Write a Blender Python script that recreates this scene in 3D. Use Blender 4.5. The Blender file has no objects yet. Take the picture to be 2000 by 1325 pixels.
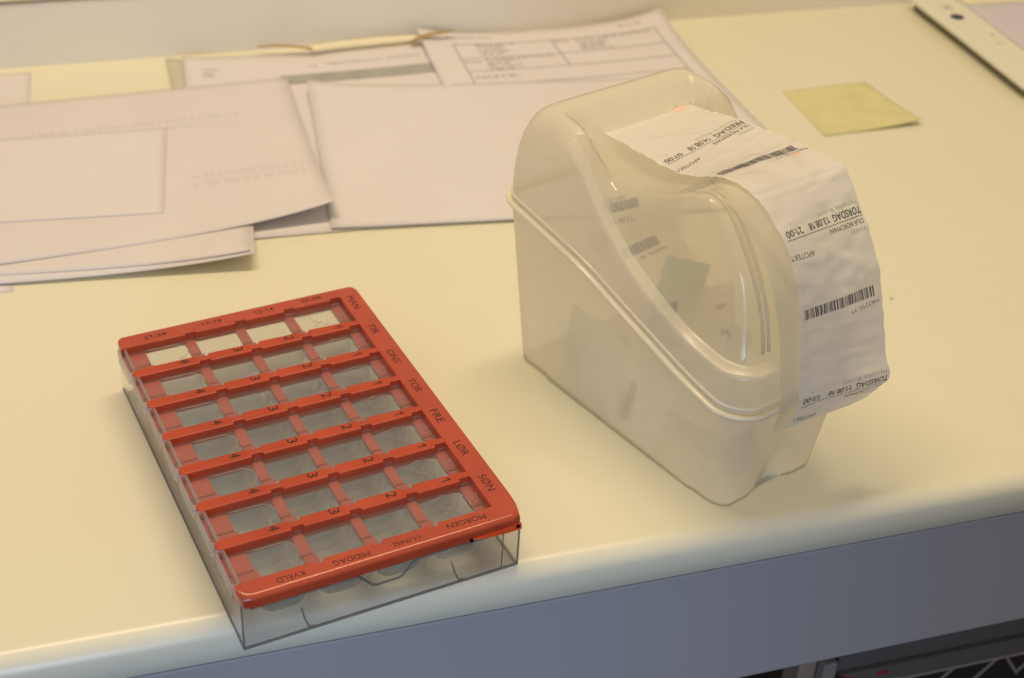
import bpy, bmesh, math, random
from mathutils import Vector, Matrix, noise
random.seed(7)
S = bpy.context.scene
COL = S.collection
MM = 0.001

# ------------------------------------------------------------------ camera
YAW, PIT, ROL, CAMH, FPX = 0.332268, -0.595154, 0.05853, 0.453272, 2787.13
fw = Vector((math.sin(YAW) * math.cos(PIT), math.cos(YAW) * math.cos(PIT), math.sin(PIT)))
r0 = Vector((math.cos(YAW), -math.sin(YAW), 0))
u0 = r0.cross(fw)
cr, sr_ = math.cos(ROL), math.sin(ROL)
rt = cr * r0 + sr_ * u0
up = -sr_ * r0 + cr * u0
cam_d = bpy.data.cameras.new('camera')
cam = bpy.data.objects.new('camera', cam_d)
COL.objects.link(cam)
m = Matrix.Identity(4)
for i in range(3):
    m[i][0], m[i][1], m[i][2] = rt[i], up[i], -fw[i]
m[2][3] = CAMH
cam.matrix_world = m
cam_d.sensor_width = 23.6
cam_d.lens = FPX / 2000 * 23.6
cam_d.clip_start = 0.02
cam_d.clip_end = 50
cam_d.dof.use_dof = True
cam_d.dof.focus_distance = 0.66
cam_d.dof.aperture_fstop = 6.7
S.camera = cam

# ------------------------------------------------------------------ world and lamps
wd = bpy.data.worlds.new('World')
S.world = wd
wd.use_nodes = True
nt = wd.node_tree
bg = nt.nodes['Background']
bg.inputs[1].default_value = 1.0
tcw = nt.nodes.new('ShaderNodeTexCoord')          # pale lit ceiling above, darker floor below
sxw = nt.nodes.new('ShaderNodeSeparateXYZ')
rw = nt.nodes.new('ShaderNodeValToRGB')
mrw = nt.nodes.new('ShaderNodeMapRange')
mrw.inputs['From Min'].default_value = -1.0
nt.links.new(tcw.outputs['Generated'], sxw.inputs[0])
nt.links.new(sxw.outputs[2], mrw.inputs['Value'])
nt.links.new(mrw.outputs[0], rw.inputs[0])
rw.color_ramp.elements[0].position = 0.44
rw.color_ramp.elements[0].color = (0.045, 0.040, 0.034, 1)
rw.color_ramp.elements[1].position = 0.70
rw.color_ramp.elements[1].color = (0.47, 0.385, 0.285, 1)
nt.links.new(rw.outputs[0], bg.inputs[0])



def area(name, loc, target, sx, sy, power, color):
    l = bpy.data.lights.new(name, 'AREA')
    l.shape = 'RECTANGLE'
    l.size, l.size_y, l.energy, l.color = sx, sy, power, color
    o = bpy.data.objects.new(name, l)
    COL.objects.link(o)
    o.location = loc
    d = Vector(target) - Vector(loc)
    o.rotation_euler = d.to_track_quat('-Z', 'Y').to_euler()
    return o


area('ceiling_tube_lamp', (0.12, 0.80, 1.25), (0.12, 0.79, 0), 0.95, 0.06, 10.0, (1.0, 0.77, 0.49))
wl = area('window_daylight', (-0.20, -0.50, 0.16), (0.08, 0.45, -0.10), 0.40, 0.40, 0.56, (0.44, 0.63, 1.0))
wl.data.spread = math.radians(54)

S.view_settings.view_transform = 'Standard'
S.view_settings.look = 'None'
S.view_settings.exposure = 0.0
S.view_settings.gamma = 1.0
S.cycles.use_denoising = True
S.cycles.max_bounces = 16
S.cycles.diffuse_bounces = 10
S.cycles.glossy_bounces = 6
S.cycles.transmission_bounces = 12
S.cycles.transparent_max_bounces = 48
S.cycles.sample_clamp_indirect = 4.0

# ------------------------------------------------------------------ materials
MATS = {}


def newmat(name):
    mt = bpy.data.materials.new(name)
    mt.use_nodes = True
    nt = mt.node_tree
    nt.nodes.clear()
    out = nt.nodes.new('ShaderNodeOutputMaterial')
    MATS[name] = mt
    return mt, nt, out


def pbr(name, col, rough=0.5, spec=0.5, var=0.0, vscale=8.0, bump=0.0, bscale=200.0, coat=0.0, detail=4.0, metal=0.0, sub=0.0):
    mt, nt, out = newmat(name)
    b = nt.nodes.new('ShaderNodeBsdfPrincipled')
    b.inputs['Base Color'].default_value = (*col, 1)
    b.inputs['Roughness'].default_value = rough
    b.inputs['Specular IOR Level'].default_value = spec
    b.inputs['Metallic'].default_value = metal
    b.inputs['Coat Weight'].default_value = coat
    b.inputs['Coat Roughness'].default_value = 0.10
    tc = nt.nodes.new('ShaderNodeTexCoord')
    if var > 0:
        n = nt.nodes.new('ShaderNodeTexNoise')
        n.inputs['Scale'].default_value = vscale
        n.inputs['Detail'].default_value = detail
        nt.links.new(tc.outputs['Object'], n.inputs['Vector'])
        r = nt.nodes.new('ShaderNodeValToRGB')
        r.color_ramp.elements[0].position = 0.3
        r.color_ramp.elements[1].position = 0.7
        r.color_ramp.elements[0].color = (*[c * (1 - var) for c in col], 1)
        r.color_ramp.elements[1].color = (*[min(1, c * (1 + var)) for c in col], 1)
        nt.links.new(n.outputs['Fac'], r.inputs['Fac'])
        nt.links.new(r.outputs['Color'], b.inputs['Base Color'])
        mr = nt.nodes.new('ShaderNodeMapRange')
        mr.inputs['To Min'].default_value = max(0.02, rough - 0.08)
        mr.inputs['To Max'].default_value = rough + 0.08
        nt.links.new(n.outputs['Fac'], mr.inputs['Value'])
        nt.links.new(mr.outputs['Result'], b.inputs['Roughness'])
    if bump > 0:
        n2 = nt.nodes.new('ShaderNodeTexNoise')
        n2.inputs['Scale'].default_value = bscale
        n2.inputs['Detail'].default_value = 3
        nt.links.new(tc.outputs['Object'], n2.inputs['Vector'])
        bp = nt.nodes.new('ShaderNodeBump')
        bp.inputs['Strength'].default_value = bump
        bp.inputs['Distance'].default_value = 0.0005
        nt.links.new(n2.outputs['Fac'], bp.inputs['Height'])
        nt.links.new(bp.outputs['Normal'], b.inputs['Normal'])
    nt.links.new(b.outputs[0], out.inputs[0])
    return mt


def plastic(name, tint, clear, col, transl=0.5, rough=0.2, ior=1.45, var=0.0):
    """thin plastic sheet: `clear` passes straight through, the rest scatters (front or back)"""
    mt, nt, out = newmat(name)
    N = nt.nodes.new
    tr = N('ShaderNodeBsdfTransparent')
    tr.inputs[0].default_value = (*tint, 1)
    df = N('ShaderNodeBsdfDiffuse')
    df.inputs[0].default_value = (*col, 1)
    tl = N('ShaderNodeBsdfTranslucent')
    tl.inputs[0].default_value = (*col, 1)
    gl = N('ShaderNodeBsdfGlossy')
    gl.inputs['Roughness'].default_value = rough
    fr = N('ShaderNodeFresnel')
    ge = N('ShaderNodeNewGeometry')
    im = N('ShaderNodeMapRange')          # same reflectance on both faces of a thin sheet
    im.inputs['To Min'].default_value = ior
    im.inputs['To Max'].default_value = 1.0 / ior
    nt.links.new(ge.outputs['Backfacing'], im.inputs['Value'])
    nt.links.new(im.outputs[0], fr.inputs[0])
    m1 = N('ShaderNodeMixShader')
    m1.inputs[0].default_value = transl
    nt.links.new(df.outputs[0], m1.inputs[1])
    nt.links.new(tl.outputs[0], m1.inputs[2])
    m2 = N('ShaderNodeMixShader')
    m2.inputs[0].default_value = clear
    if var > 0:
        tc = N('ShaderNodeTexCoord')
        n = N('ShaderNodeTexNoise')
        n.inputs['Scale'].default_value = 45
        n.inputs['Detail'].default_value = 5
        nt.links.new(tc.outputs['Object'], n.inputs['Vector'])
        mr = N('ShaderNodeMapRange')
        mr.inputs['From Min'].default_value = 0.3
        mr.inputs['From Max'].default_value = 0.7
        mr.inputs['To Min'].default_value = clear - var
        mr.inputs['To Max'].default_value = clear + var
        nt.links.new(n.outputs['Fac'], mr.inputs['Value'])
        nt.links.new(mr.outputs[0], m2.inputs[0])
    nt.links.new(m1.outputs[0], m2.inputs[1])
    nt.links.new(tr.outputs[0], m2.inputs[2])
    m3 = N('ShaderNodeMixShader')
    nt.links.new(fr.outputs[0], m3.inputs[0])
    nt.links.new(m2.outputs[0], m3.inputs[1])
    nt.links.new(gl.outputs[0], m3.inputs[2])
    nt.links.new(m3.outputs[0], out.inputs[0])
    return mt


pbr('laminate', (0.80, 0.785, 0.61), 0.29, 0.45, var=0.012, vscale=5, bump=0.05, bscale=900)
pbr('apron', (0.34, 0.35, 0.375), 0.55, 0.3, var=0.02, vscale=6, bump=0.25, bscale=1500)
pbr('upstand', (0.87, 0.84, 0.76), 0.5, 0.4, var=0.015, vscale=4)
pbr('paper', (0.735, 0.71, 0.715), 0.85, 0.15, var=0.015, vscale=14, bump=0.25, bscale=160)
pbr('paper_thin', (0.72, 0.69, 0.69), 0.85, 0.15, var=0.02, vscale=18, bump=0.3, bscale=130)
pbr('ink', (0.22, 0.20, 0.20), 0.7, 0.2)
pbr('ink_grey', (0.40, 0.40, 0.38), 0.8, 0.2, var=0.1, vscale=60)
pbr('ink_faint', (0.66, 0.632, 0.635), 0.85, 0.1)
pbr('card', (0.84, 0.80, 0.60), 0.7, 0.2)
pbr('brass', (0.52, 0.36, 0.10), 0.38, 0.5, metal=0.7)
pbr('sticky', (0.70, 0.665, 0.36), 0.8, 0.2, var=0.05, vscale=60)
pbr('pad', (0.80, 0.79, 0.66), 0.6, 0.3)
pbr('pad_gap_shade', (0.20, 0.17, 0.10), 0.7, 0.2)
pbr('blueblack', (0.02, 0.02, 0.05), 0.6, 0.3)
pbr('red_plastic', (0.47, 0.064, 0.023), 0.30, 0.5, var=0.10, vscale=45, bump=0.10, bscale=700, coat=0.5)
pbr('red_bar', (0.47, 0.064, 0.023), 0.40, 0.4, var=0.10, vscale=45, bump=0.10, bscale=700)
pbr('red_rib', (0.50, 0.065, 0.03), 0.4, 0.4, var=0.05, vscale=80)
pbr('red_bright', (0.75, 0.085, 0.02), 0.3, 0.5)
pbr('ink_black', (0.030, 0.018, 0.014), 0.5, 0.3)
pbr('ink_print', (0.10, 0.10, 0.11), 0.6, 0.2)
pbr('ink_soft', (0.42, 0.42, 0.40), 0.7, 0.2)
pbr('pink_ink', (0.86, 0.58, 0.48), 0.7, 0.2)
pbr('hole', (0.01, 0.004, 0.003), 0.8, 0.1)
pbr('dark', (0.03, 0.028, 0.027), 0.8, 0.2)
pbr('grey_rail_shaded', (0.11, 0.11, 0.11), 0.5, 0.4)  # grey darkened in the colour for the shade under the counter
pbr('white_clip_shaded', (0.24, 0.235, 0.23), 0.5, 0.4)  # white plastic and wire, shade of the cabinet put into the colour
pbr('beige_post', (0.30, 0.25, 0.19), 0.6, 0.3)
pbr('red_ink', (0.45, 0.01, 0.02), 0.6, 0.3)
plastic('clear_lid', (0.96, 0.96, 0.95), 0.90, (0.80, 0.80, 0.82), 0.45, 0.06)
plastic('clear_case', (0.95, 0.955, 0.96), 0.93, (0.75, 0.76, 0.78), 0.5, 0.05)
plastic('clear_edge', (0.62, 0.60, 0.60), 0.60, (0.52, 0.50, 0.50), 0.6, 0.08)
plastic('clear_tab', (0.88, 0.86, 0.86), 0.62, (0.82, 0.80, 0.80), 0.5, 0.08)
plastic('cup_plastic', (0.86, 0.89, 0.92), 0.66, (0.66, 0.72, 0.78), 0.55, 0.10)
plastic('frosted', (0.985, 0.96, 0.89), 0.29, (0.99, 0.955, 0.83), 0.52, 0.24, var=0.03)
plastic('frosted_window', (0.985, 0.965, 0.89), 0.58, (0.99, 0.96, 0.84), 0.5, 0.10)
plastic('film', (0.96, 0.94, 0.86), 0.40, (0.93, 0.90, 0.79), 0.5, 0.12)
plastic('pouch_film', (0.97, 0.96, 0.93), 0.24, (0.96, 0.93, 0.85), 0.45, 0.25)
plastic('pouch_green', (0.70, 0.78, 0.68), 0.38, (0.66, 0.73, 0.61), 0.4, 0.25)
plastic('strip_paper', (1, 1, 1), 0.06, (0.98, 0.965, 0.94), 0.46, 0.22, 1.3)
plastic('bead', (0.97, 0.94, 0.85), 0.06, (0.98, 0.94, 0.78), 0.30, 0.12)
plastic('sleeve', (0.97, 0.97, 0.96), 0.88, (0.88, 0.87, 0.84), 0.4, 0.1)



def glassy(name, col, mixf, rough=0.02, ior=1.46):
    """solid clear moulding: refracting glass, part of the light passing straight"""
    mt, nt, out = newmat(name)
    g = nt.nodes.new('ShaderNodeBsdfGlass')
    g.inputs['Color'].default_value = (*col, 1)
    g.inputs['Roughness'].default_value = rough
    g.inputs['IOR'].default_value = ior
    t = nt.nodes.new('ShaderNodeBsdfTransparent')
    t.inputs[0].default_value = (*col, 1)
    mx = nt.nodes.new('ShaderNodeMixShader')
    mx.inputs[0].default_value = mixf
    nt.links.new(t.outputs[0], mx.inputs[1])
    nt.links.new(g.outputs[0], mx.inputs[2])
    nt.links.new(mx.outputs[0], out.inputs[0])


glassy('cup_glass', (0.94, 0.965, 1.0), 0.55, 0.04)
glassy('case_glass', (0.975, 0.98, 0.985), 0.18, 0.02)

# graph paper: thin violet lines every 5 mm
mt, nt, out = newmat('graph_paper')
b = nt.nodes.new('ShaderNodeBsdfPrincipled')
b.inputs['Roughness'].default_value = 0.85
tc = nt.nodes.new('ShaderNodeTexCoord')
sx = nt.nodes.new('ShaderNodeSeparateXYZ')
nt.links.new(tc.outputs['Object'], sx.inputs[0])
res = []
for ax in (0, 1):
    d = nt.nodes.new('ShaderNodeMath'); d.operation = 'MULTIPLY'; d.inputs[1].default_value = 200
    f = nt.nodes.new('ShaderNodeMath'); f.operation = 'FRACT'
    g = nt.nodes.new('ShaderNodeMath'); g.operation = 'LESS_THAN'; g.inputs[1].default_value = 0.12
    nt.links.new(sx.outputs[ax], d.inputs[0]); nt.links.new(d.outputs[0], f.inputs[0]); nt.links.new(f.outputs[0], g.inputs[0])
    res.append(g)
mx = nt.nodes.new('ShaderNodeMath'); mx.operation = 'MAXIMUM'
nt.links.new(res[0].outputs[0], mx.inputs[0]); nt.links.new(res[1].outputs[0], mx.inputs[1])
mc = nt.nodes.new('ShaderNodeMix'); mc.data_type = 'RGBA'
mc.inputs[6].default_value = (0.70, 0.68, 0.72, 1); mc.inputs[7].default_value = (0.50, 0.46, 0.56, 1)
nt.links.new(mx.outputs[0], mc.inputs[0]); nt.links.new(mc.outputs[2], b.inputs['Base Color'])
nt.links.new(b.outputs[0], out.inputs[0])

# ------------------------------------------------------------------ mesh helpers


def link(name, me, mat, parent=None, smooth=False):
    o = bpy.data.objects.new(name, me)
    COL.objects.link(o)
    if mat and not me.materials:
        me.materials.append(MATS[mat])
    if smooth:
        for p in me.polygons:
            p.use_smooth = True
    if parent:
        o.parent = parent
    return o


def from_bm(name, bm, mat, parent=None, smooth=False):
    bmesh.ops.recalc_face_normals(bm, faces=bm.faces)
    me = bpy.data.meshes.new(name)
    bm.to_mesh(me)
    bm.free()
    return link(name, me, mat, parent, smooth)


def from_py(name, vs, fs, mat, parent=None, smooth=False):
    me = bpy.data.meshes.new(name)
    me.from_pydata([tuple(v) for v in vs], [], fs)
    me.update()
    return link(name, me, mat, parent, smooth)


def tag(o, label, cat, group=None, kind=None):
    if label: o['label'] = label
    if cat: o['category'] = cat
    if group: o['group'] = group
    if kind: o['kind'] = kind
    return o


def empty(name, loc=(0, 0, 0), rz=0):
    o = bpy.data.objects.new(name, None)
    o.empty_display_size = 0.02
    COL.objects.link(o)
    o.location = loc
    o.rotation_euler = (0, 0, rz)
    return o


def bm_box(bm, x0, x1, y0, y1, z0, z1):
    v = [bm.verts.new(p) for p in ((x0, y0, z0), (x1, y0, z0), (x1, y1, z0), (x0, y1, z0), (x0, y0, z1), (x1, y0, z1), (x1, y1, z1), (x0, y1, z1))]
    for f in ((0, 3, 2, 1), (4, 5, 6, 7), (0, 1, 5, 4), (1, 2, 6, 5), (2, 3, 7, 6), (3, 0, 4, 7)):
        bm.faces.new([v[i] for i in f])
    return v


def bm_prism(bm, pts, z0, z1):
    lo = [bm.verts.new((x, y, z0)) for x, y in pts]
    hi = [bm.verts.new((x, y, z1)) for x, y in pts]
    n = len(pts)
    bm.faces.new(lo[::-1])
    bm.faces.new(hi)
    for i in range(n):
        j = (i + 1) % n
        bm.faces.new((lo[i], lo[j], hi[j], hi[i]))
    return lo, hi


def bm_tube(bm, pts, r, seg=8, closed=False):
    pts = [Vector(p) for p in pts]
    n = len(pts)
    rings = []
    for i, p in enumerate(pts):
        a = pts[(i - 1) % n] if (closed or i > 0) else p
        c = pts[(i + 1) % n] if (closed or i < n - 1) else p
        t = (c - a).normalized()
        ref = Vector((0, 0, 1)) if abs(t.z) < 0.9 else Vector((1, 0, 0))
        s = t.cross(ref).normalized()
        w = s.cross(t)
        rings.append([bm.verts.new(p + s * (r * math.cos(2 * math.pi * k / seg)) + w * (r * math.sin(2 * math.pi * k / seg))) for k in range(seg)])
    for i in range(n if closed else n - 1):
        A, B = rings[i], rings[(i + 1) % n]
        for k in range(seg):
            bm.faces.new((A[k], A[(k + 1) % seg], B[(k + 1) % seg], B[k]))
    if not closed:
        bm.faces.new(rings[0][::-1])
        bm.faces.new(rings[-1])


def bevel_mod(o, w, seg=2, ang=40):
    md = o.modifiers.new('bevel', 'BEVEL')
    md.width = w
    md.segments = seg
    md.limit_method = 'ANGLE'
    md.angle_limit = math.radians(ang)
    return o


_txt = {}
_raw = {}


def raw_text(s, bold=0.0):
    """triangulated glyph outlines of s in font units"""
    key = (s, bold)
    if key in _raw: return _raw[key]
    cu = bpy.data.curves.new('t', 'FONT')
    cu.body = s
    cu.offset = bold
    cu.resolution_u = 3
    cu.fill_mode = 'BOTH'
    o = bpy.data.objects.new('t', cu)
    COL.objects.link(o)
    dg = bpy.context.evaluated_depsgraph_get()
    dg.update()
    me = bpy.data.meshes.new_from_object(o.evaluated_get(dg))
    vs = [(v.co.x, v.co.y) for v in me.vertices]
    fs = [tuple(p.vertices) for p in me.polygons]
    bpy.data.objects.remove(o)
    bpy.data.curves.remove(cu)
    bpy.data.meshes.remove(me)
    _raw[key] = (vs, fs)
    return _raw[key]


def advance(c):
    w = lambda t: max(v[0] for v in raw_text(t)[0])
    return w('H' + c + 'H') - w('HH')


def text_geo(s, bold=0.0):
    """glyphs of s scaled to x 0..1 and y 0..1; numeral one is drawn with its flag"""
    key = (s, bold)
    if key in _txt: return _txt[key]
    if '1' not in s:
        vs, fs = raw_text(s, bold)
    else:
        vs, fs, x = [], [], 0.0
        H = max(v[1] for v in raw_text('0')[0])
        for c in s:
            adv = advance('0') if c == '1' else advance(c)
            if c == '1':
                b, e = adv * 0.52 - bold, 0.085 + 2 * bold
                g = [(b, 0), (b + e, 0), (b + e, H), (b + 0.1 * e, H), (b - 0.22, H * 0.74), (b - 0.22, H * 0.62), (b, H * 0.76)]
                gf = [(0, 1, 2, 3, 6), (3, 4, 5, 6)]
            elif c == ' ':
                g, gf = [], []
            else:
                g, gf = raw_text(c, bold)
            k = len(vs)
            vs = vs + [(x + p[0], p[1]) for p in g]
            fs = fs + [tuple(i + k for i in f) for f in gf]
            x += adv
    xs = [v[0] for v in vs]; ys = [v[1] for v in vs]
    x0, x1 = min(xs), max(xs); y0, y1 = min(ys), max(ys)
    vs = [((v[0] - x0) / (x1 - x0), (v[1] - y0) / (y1 - y0)) for v in vs]
    _txt[key] = (vs, fs)
    return _txt[key]


def put_text(name, s, place, mat, parent, bold=0.0):
    """place(tx, ty) -> local position for text coordinates 0..1"""
    vs, fs = text_geo(s, bold)
    return from_py(name, [place(*v) for v in vs], fs, mat, parent)


# ------------------------------------------------------------------ counter, apron, upstand
X0, X1 = -0.9, 1.7
YB = 1.0666
prof = [(YB, 0.0), (0.75, 0.0), (0.55, 0.0), (0.4605, 0.0)]
RN = 0.0100
for k in range(1, 13):
    a = math.pi / 2 * k / 12
    prof.append((0.4605 - RN * math.sin(a), -RN + RN * math.cos(a)))
prof += [(0.4505, -0.0205), (0.4525, -0.0220), (0.50, -0.0220), (YB, -0.0220)]
vs, fs = [], []
for x in (X0, X1):
    vs += [(x, y, z) for y, z in prof]
n = len(prof)
for i in range(n - 1):
    fs.append((i, i + 1, n + i + 1, n + i))
counter = from_py('counter_top', vs, fs, 'laminate', None, True)
tag(counter, None, None, kind='structure')
bm = bmesh.new()
bm_box(bm, X0, X1, 0.4520, 0.470, -0.1065, -0.0232)
apron = tag(from_bm('counter_apron', bm, 'apron'), None, None, kind='structure')
bevel_mod(apron, 0.0012, 2)
bm = bmesh.new()
bm_box(bm, X0, X1, YB, YB + 0.02, -0.02, 0.0508)
ups = tag(from_bm('upstand', bm, 'upstand'), None, None, kind='structure')
bm = bmesh.new()
bm_box(bm, X0, X1, YB - 0.0006, YB + 0.0008, 0.0500, 0.0516)
o = from_bm('edge_band', bm, 'beige_post', ups)
bm = bmesh.new()
bm_box(bm, X0, X1, YB + 0.001, YB + 0.25, 0.0512, 0.0532)
o = from_bm('ledge', bm, 'laminate', ups)
# dark cabinet space under the counter
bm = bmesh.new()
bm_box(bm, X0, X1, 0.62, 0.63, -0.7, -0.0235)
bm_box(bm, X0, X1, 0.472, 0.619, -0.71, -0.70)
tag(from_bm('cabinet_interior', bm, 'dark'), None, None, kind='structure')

# ------------------------------------------------------------------ sheets of paper


def sheet(name, label, cat, TL, TR, BR, BL, lifts, z0, mat='paper', group=None, n=28, wav=0.0, curl=3.0, thick=0.12):
    """corners in mm (x, y); lifts = extra height in mm at TL, TR, BR, BL with a curl falloff"""
    vs, fs = [], []

    def pos(s, t, dz=0.0):
        x = (TL[0] * (1 - s) + TR[0] * s) * (1 - t) + (BL[0] * (1 - s) + BR[0] * s) * t
        y = (TL[1] * (1 - s) + TR[1] * s) * (1 - t) + (BL[1] * (1 - s) + BR[1] * s) * t
        w = ((1 - s) * (1 - t), s * (1 - t), s * t, (1 - s) * t)
        z = z0 + sum(l * (k ** curl) for l, k in zip(lifts, w))
        if wav:
            z += wav * (0.5 + 0.5 * noise.noise(Vector((x * 0.012, y * 0.012, z0))))
        return (x * MM, y * MM, (z + dz) * MM)
    for j in range(n + 1):
        for i in range(n + 1):
            vs.append(pos(i / n, j / n))
    for j in range(n):
        for i in range(n):
            a = j * (n + 1) + i
            fs.append((a, a + n + 1, a + n + 2, a + 1))
    o = from_py(name, vs, fs, mat, None, True)
    md = o.modifiers.new('solid', 'SOLIDIFY')
    md.thickness = thick * MM
    md.offset = -1
    tag(o, label, cat, group)
    return o, pos


G = 'loose paper sheets on the counter'
# bottom ones first
sheet('paper_sheet', 'white sheet corner poking out lowest at the left edge, below the sheet pile', 'paper',
      (-260, 955), (-46.5, 950), (-48.5, 744.5), (-262, 748), (0, 0, 0, 0), 0.3, group=G)
sheet('paper_sheet', 'white sheet corner lying flat at the far left against the upstand', 'paper',
      (-240, 1062), (-29.5, 1055.5), (-36, 900), (-246, 905), (0, 0, 0, 0), 0.25, group=G)
# fastened report at the back
sleeve, sp = sheet('plastic_sleeve', 'clear plastic sleeve edge under the printed report by the upstand', 'sleeve',
                   (69, 1056), (284, 1060), (285, 780), (64, 772), (3, 1.5, 0, 0), 0.4, mat='sleeve', curl=4)
repo, rp = sheet('printed_report', 'printed report sheet with a grey table header, fastened at the upstand', 'paper',
                 (82, 1051), (277, 1055), (278, 766), (62, 775), (5, 3.0, 0.0, 0.0), 0.9, group=G, wav=0.3, curl=5)


def patch(name, pos, s0, s1, t0, t1, mat, parent, dz=0.12, n=10, mm=1):
    vs, fs = [], []
    for j in range(mm + 1):
        for i in range(n + 1):
            vs.append(pos(s0 + (s1 - s0) * i / n, t0 + (t1 - t0) * j / mm, dz))
    for j in range(mm):
        for i in range(n):
            a = j * (n + 1) + i
            fs.append((a, a + n + 1, a + n + 2, a + 1))
    return from_py(name, vs, fs, mat, parent, True)


def scribble(name, pos, rows, mat, parent, dz=0.12, seed=1):
    """rows: (s0, s1, t, height) of unreadable print, broken into word-sized marks"""
    rnd = random.Random(seed)
    vs, fs = [], []
    for s0, s1, t, h in rows:
        s = s0
        while s < s1:
            w = min(rnd.uniform(0.008, 0.035), s1 - s)
            k = max(1, int(w / 0.008))
            for q in range(k):
                a, c = s + w * q / k, s + w * (q + 0.8) / k
                hh = h * rnd.uniform(0.65, 1.0)
                b0 = len(vs)
                vs += [pos(a, t, dz), pos(c, t, dz), pos(c, t - hh, dz), pos(a, t - hh, dz)]
                fs.append((b0, b0 + 1, b0 + 2, b0 + 3))
            s += w + rnd.uniform(0.004, 0.010)
    return tag(from_py(name, vs, fs, mat, parent), None, None, kind='stuff')


patch('table_header', rp, 0.36, 0.995, 0.145, 0.205, 'ink_grey', repo, 0.15)
scribble('printed_text', rp, [(0.48, 0.515, 0.10, 0.010), (0.07, 0.14, 0.085, 0.010), (0.07, 0.115, 0.11, 0.010), (0.07, 0.12, 0.125, 0.008)], 'ink_grey', repo, 0.15, 3)
scribble('header_text', rp, [(0.56, 0.95, 0.198, 0.012), (0.38, 0.5, 0.17, 0.010), (0.85, 0.97, 0.175, 0.012)], 'ink_soft', repo, 0.2, 4)
put_text('report_title', 'Legemiddelkort pr. 25.05.2016', lambda x, y: rp(0.55 + 0.38 * x, 0.098 - 0.018 * y, 0.15), 'ink_grey', repo)

form, fp = sheet('printed_form', 'printed form sheet with ruled boxes curling up against the upstand', 'paper',
                 (269.5, 1061.5), (481.5, 1061.5), (481, 766), (262, 768), (10.0, 12.6, 0, 0), 1.7, group=G, wav=0.5, curl=6)
rules = [(0.10, 0.975, 0.085), (0.10, 0.975, 0.185), (0.10, 0.975, 0.30), (0.10, 0.975, 0.375)]
vsum = []
for k, (a, c, t) in enumerate([(0.115, 0.93, 0.075), (0.115, 0.93, 0.165), (0.115, 0.93, 0.245), (0.115, 0.93, 0.33)]):
    patch('ruled_line', fp, a, c, t, t + 0.0045, 'ink_grey', form, 0.12, 14)
for a, t0, t1 in ((0.115, 0.075, 0.42), (0.505, 0.075, 0.245), (0.93, 0.075, 0.45)):
    patch('ruled_line', fp, a, a + 0.006, t0, t1, 'ink_grey', form, 0.12, 1, 8)
rows = [(0.10, 0.28, 0.042, 0.012), (0.80, 0.90, 0.042, 0.010)]
for k in range(4): rows.append((0.205, 0.30 + 0.05 * random.random(), 0.10 + 0.0165 * k, 0.011))
rows.append((0.20, 0.36, 0.088, 0.011))
for k in range(3): rows.append((0.60, 0.70 + 0.05 * random.random(), 0.112 + 0.0165 * k, 0.011))
rows += [(0.515, 0.57, 0.095, 0.012), (0.60, 0.915, 0.095, 0.012), (0.60, 0.73, 0.158, 0.010)]
for k in range(4): rows.append((0.205, 0.29 + 0.1 * random.random(), 0.195 + 0.0165 * k, 0.011))
rows += [(0.125, 0.19, 0.195, 0.012), (0.205, 0.48, 0.180, 0.010), (0.135, 0.30, 0.292, 0.016), (0.135, 0.27, 0.36, 0.016),
         (0.31, 0.46, 0.352, 0.014), (0.13, 0.27, 0.40, 0.012), (0.31, 0.80, 0.372, 0.014), (0.83, 0.93, 0.372, 0.014), (0.85, 0.91, 0.405, 0.010)]
scribble('printed_text', fp, rows, 'ink_grey', form, 0.12, 11)

# cream filing strip with two brass prongs
bm = bmesh.new()
pts = [(179, 1052), (205, 1057), (240, 1059.5), (268, 1059), (268, 1049.5), (240, 1050.5), (205, 1048), (181, 1043)]
bm_prism(bm, [(x * MM, y * MM) for x, y in pts], 0.0062, 0.0068)
card = tag(from_bm('filing_strip', bm, 'card'), 'cream cardboard filing strip along the upstand between two brass prongs', 'strip')


def prong(name, label, pts, w):
    bm = bmesh.new()
    P = [Vector(p) * MM for p in pts]
    L, Rr_ = [], []
    for i, p in enumerate(P):
        t = (P[min(i + 1, len(P) - 1)] - P[max(i - 1, 0)]).normalized()
        s = Vector((-t.y, t.x, 0)).normalized() * w * MM * 0.5 * (0.55 if i == len(P) - 1 else 1)
        L.append(bm.verts.new(p + s)); Rr_.append(bm.verts.new(p - s))
    for i in range(len(P) - 1):
        bm.faces.new((L[i], Rr_[i], Rr_[i + 1], L[i + 1]))
    o = from_bm(name, bm, 'brass', None, True)
    md = o.modifiers.new('solid', 'SOLIDIFY'); md.thickness = 0.0006
    bevel_mod(o, 0.0002, 1)
    return tag(o, label, 'fastener', 'brass fastener prongs')


prong('brass_prong', 'brass fastener prong bent to the left on the grey-headed report',
      [(183, 1045.5, 6.6), (176, 1046.5, 8.2), (165, 1050, 9.0), (152, 1053, 9.2), (139.5, 1053, 9.0)], 4.2)
prong('brass_prong', 'brass fastener prong lying across the corner of the printed form',
      [(261, 1045, 7.0), (270, 1046, 10.8), (283, 1047.5, 12.2), (297, 1049, 12.6)], 5.0)
# blank sheet turned over in front
sheet('paper_sheet', 'blank white sheet behind the pouch box, its back left corner turned up', 'paper',
      (166, 982), (461, 949), (438, 740), (142.6, 773), (7, 1, 0, 0.6), 2.5, group=G, wav=0.4, curl=8)
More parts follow.
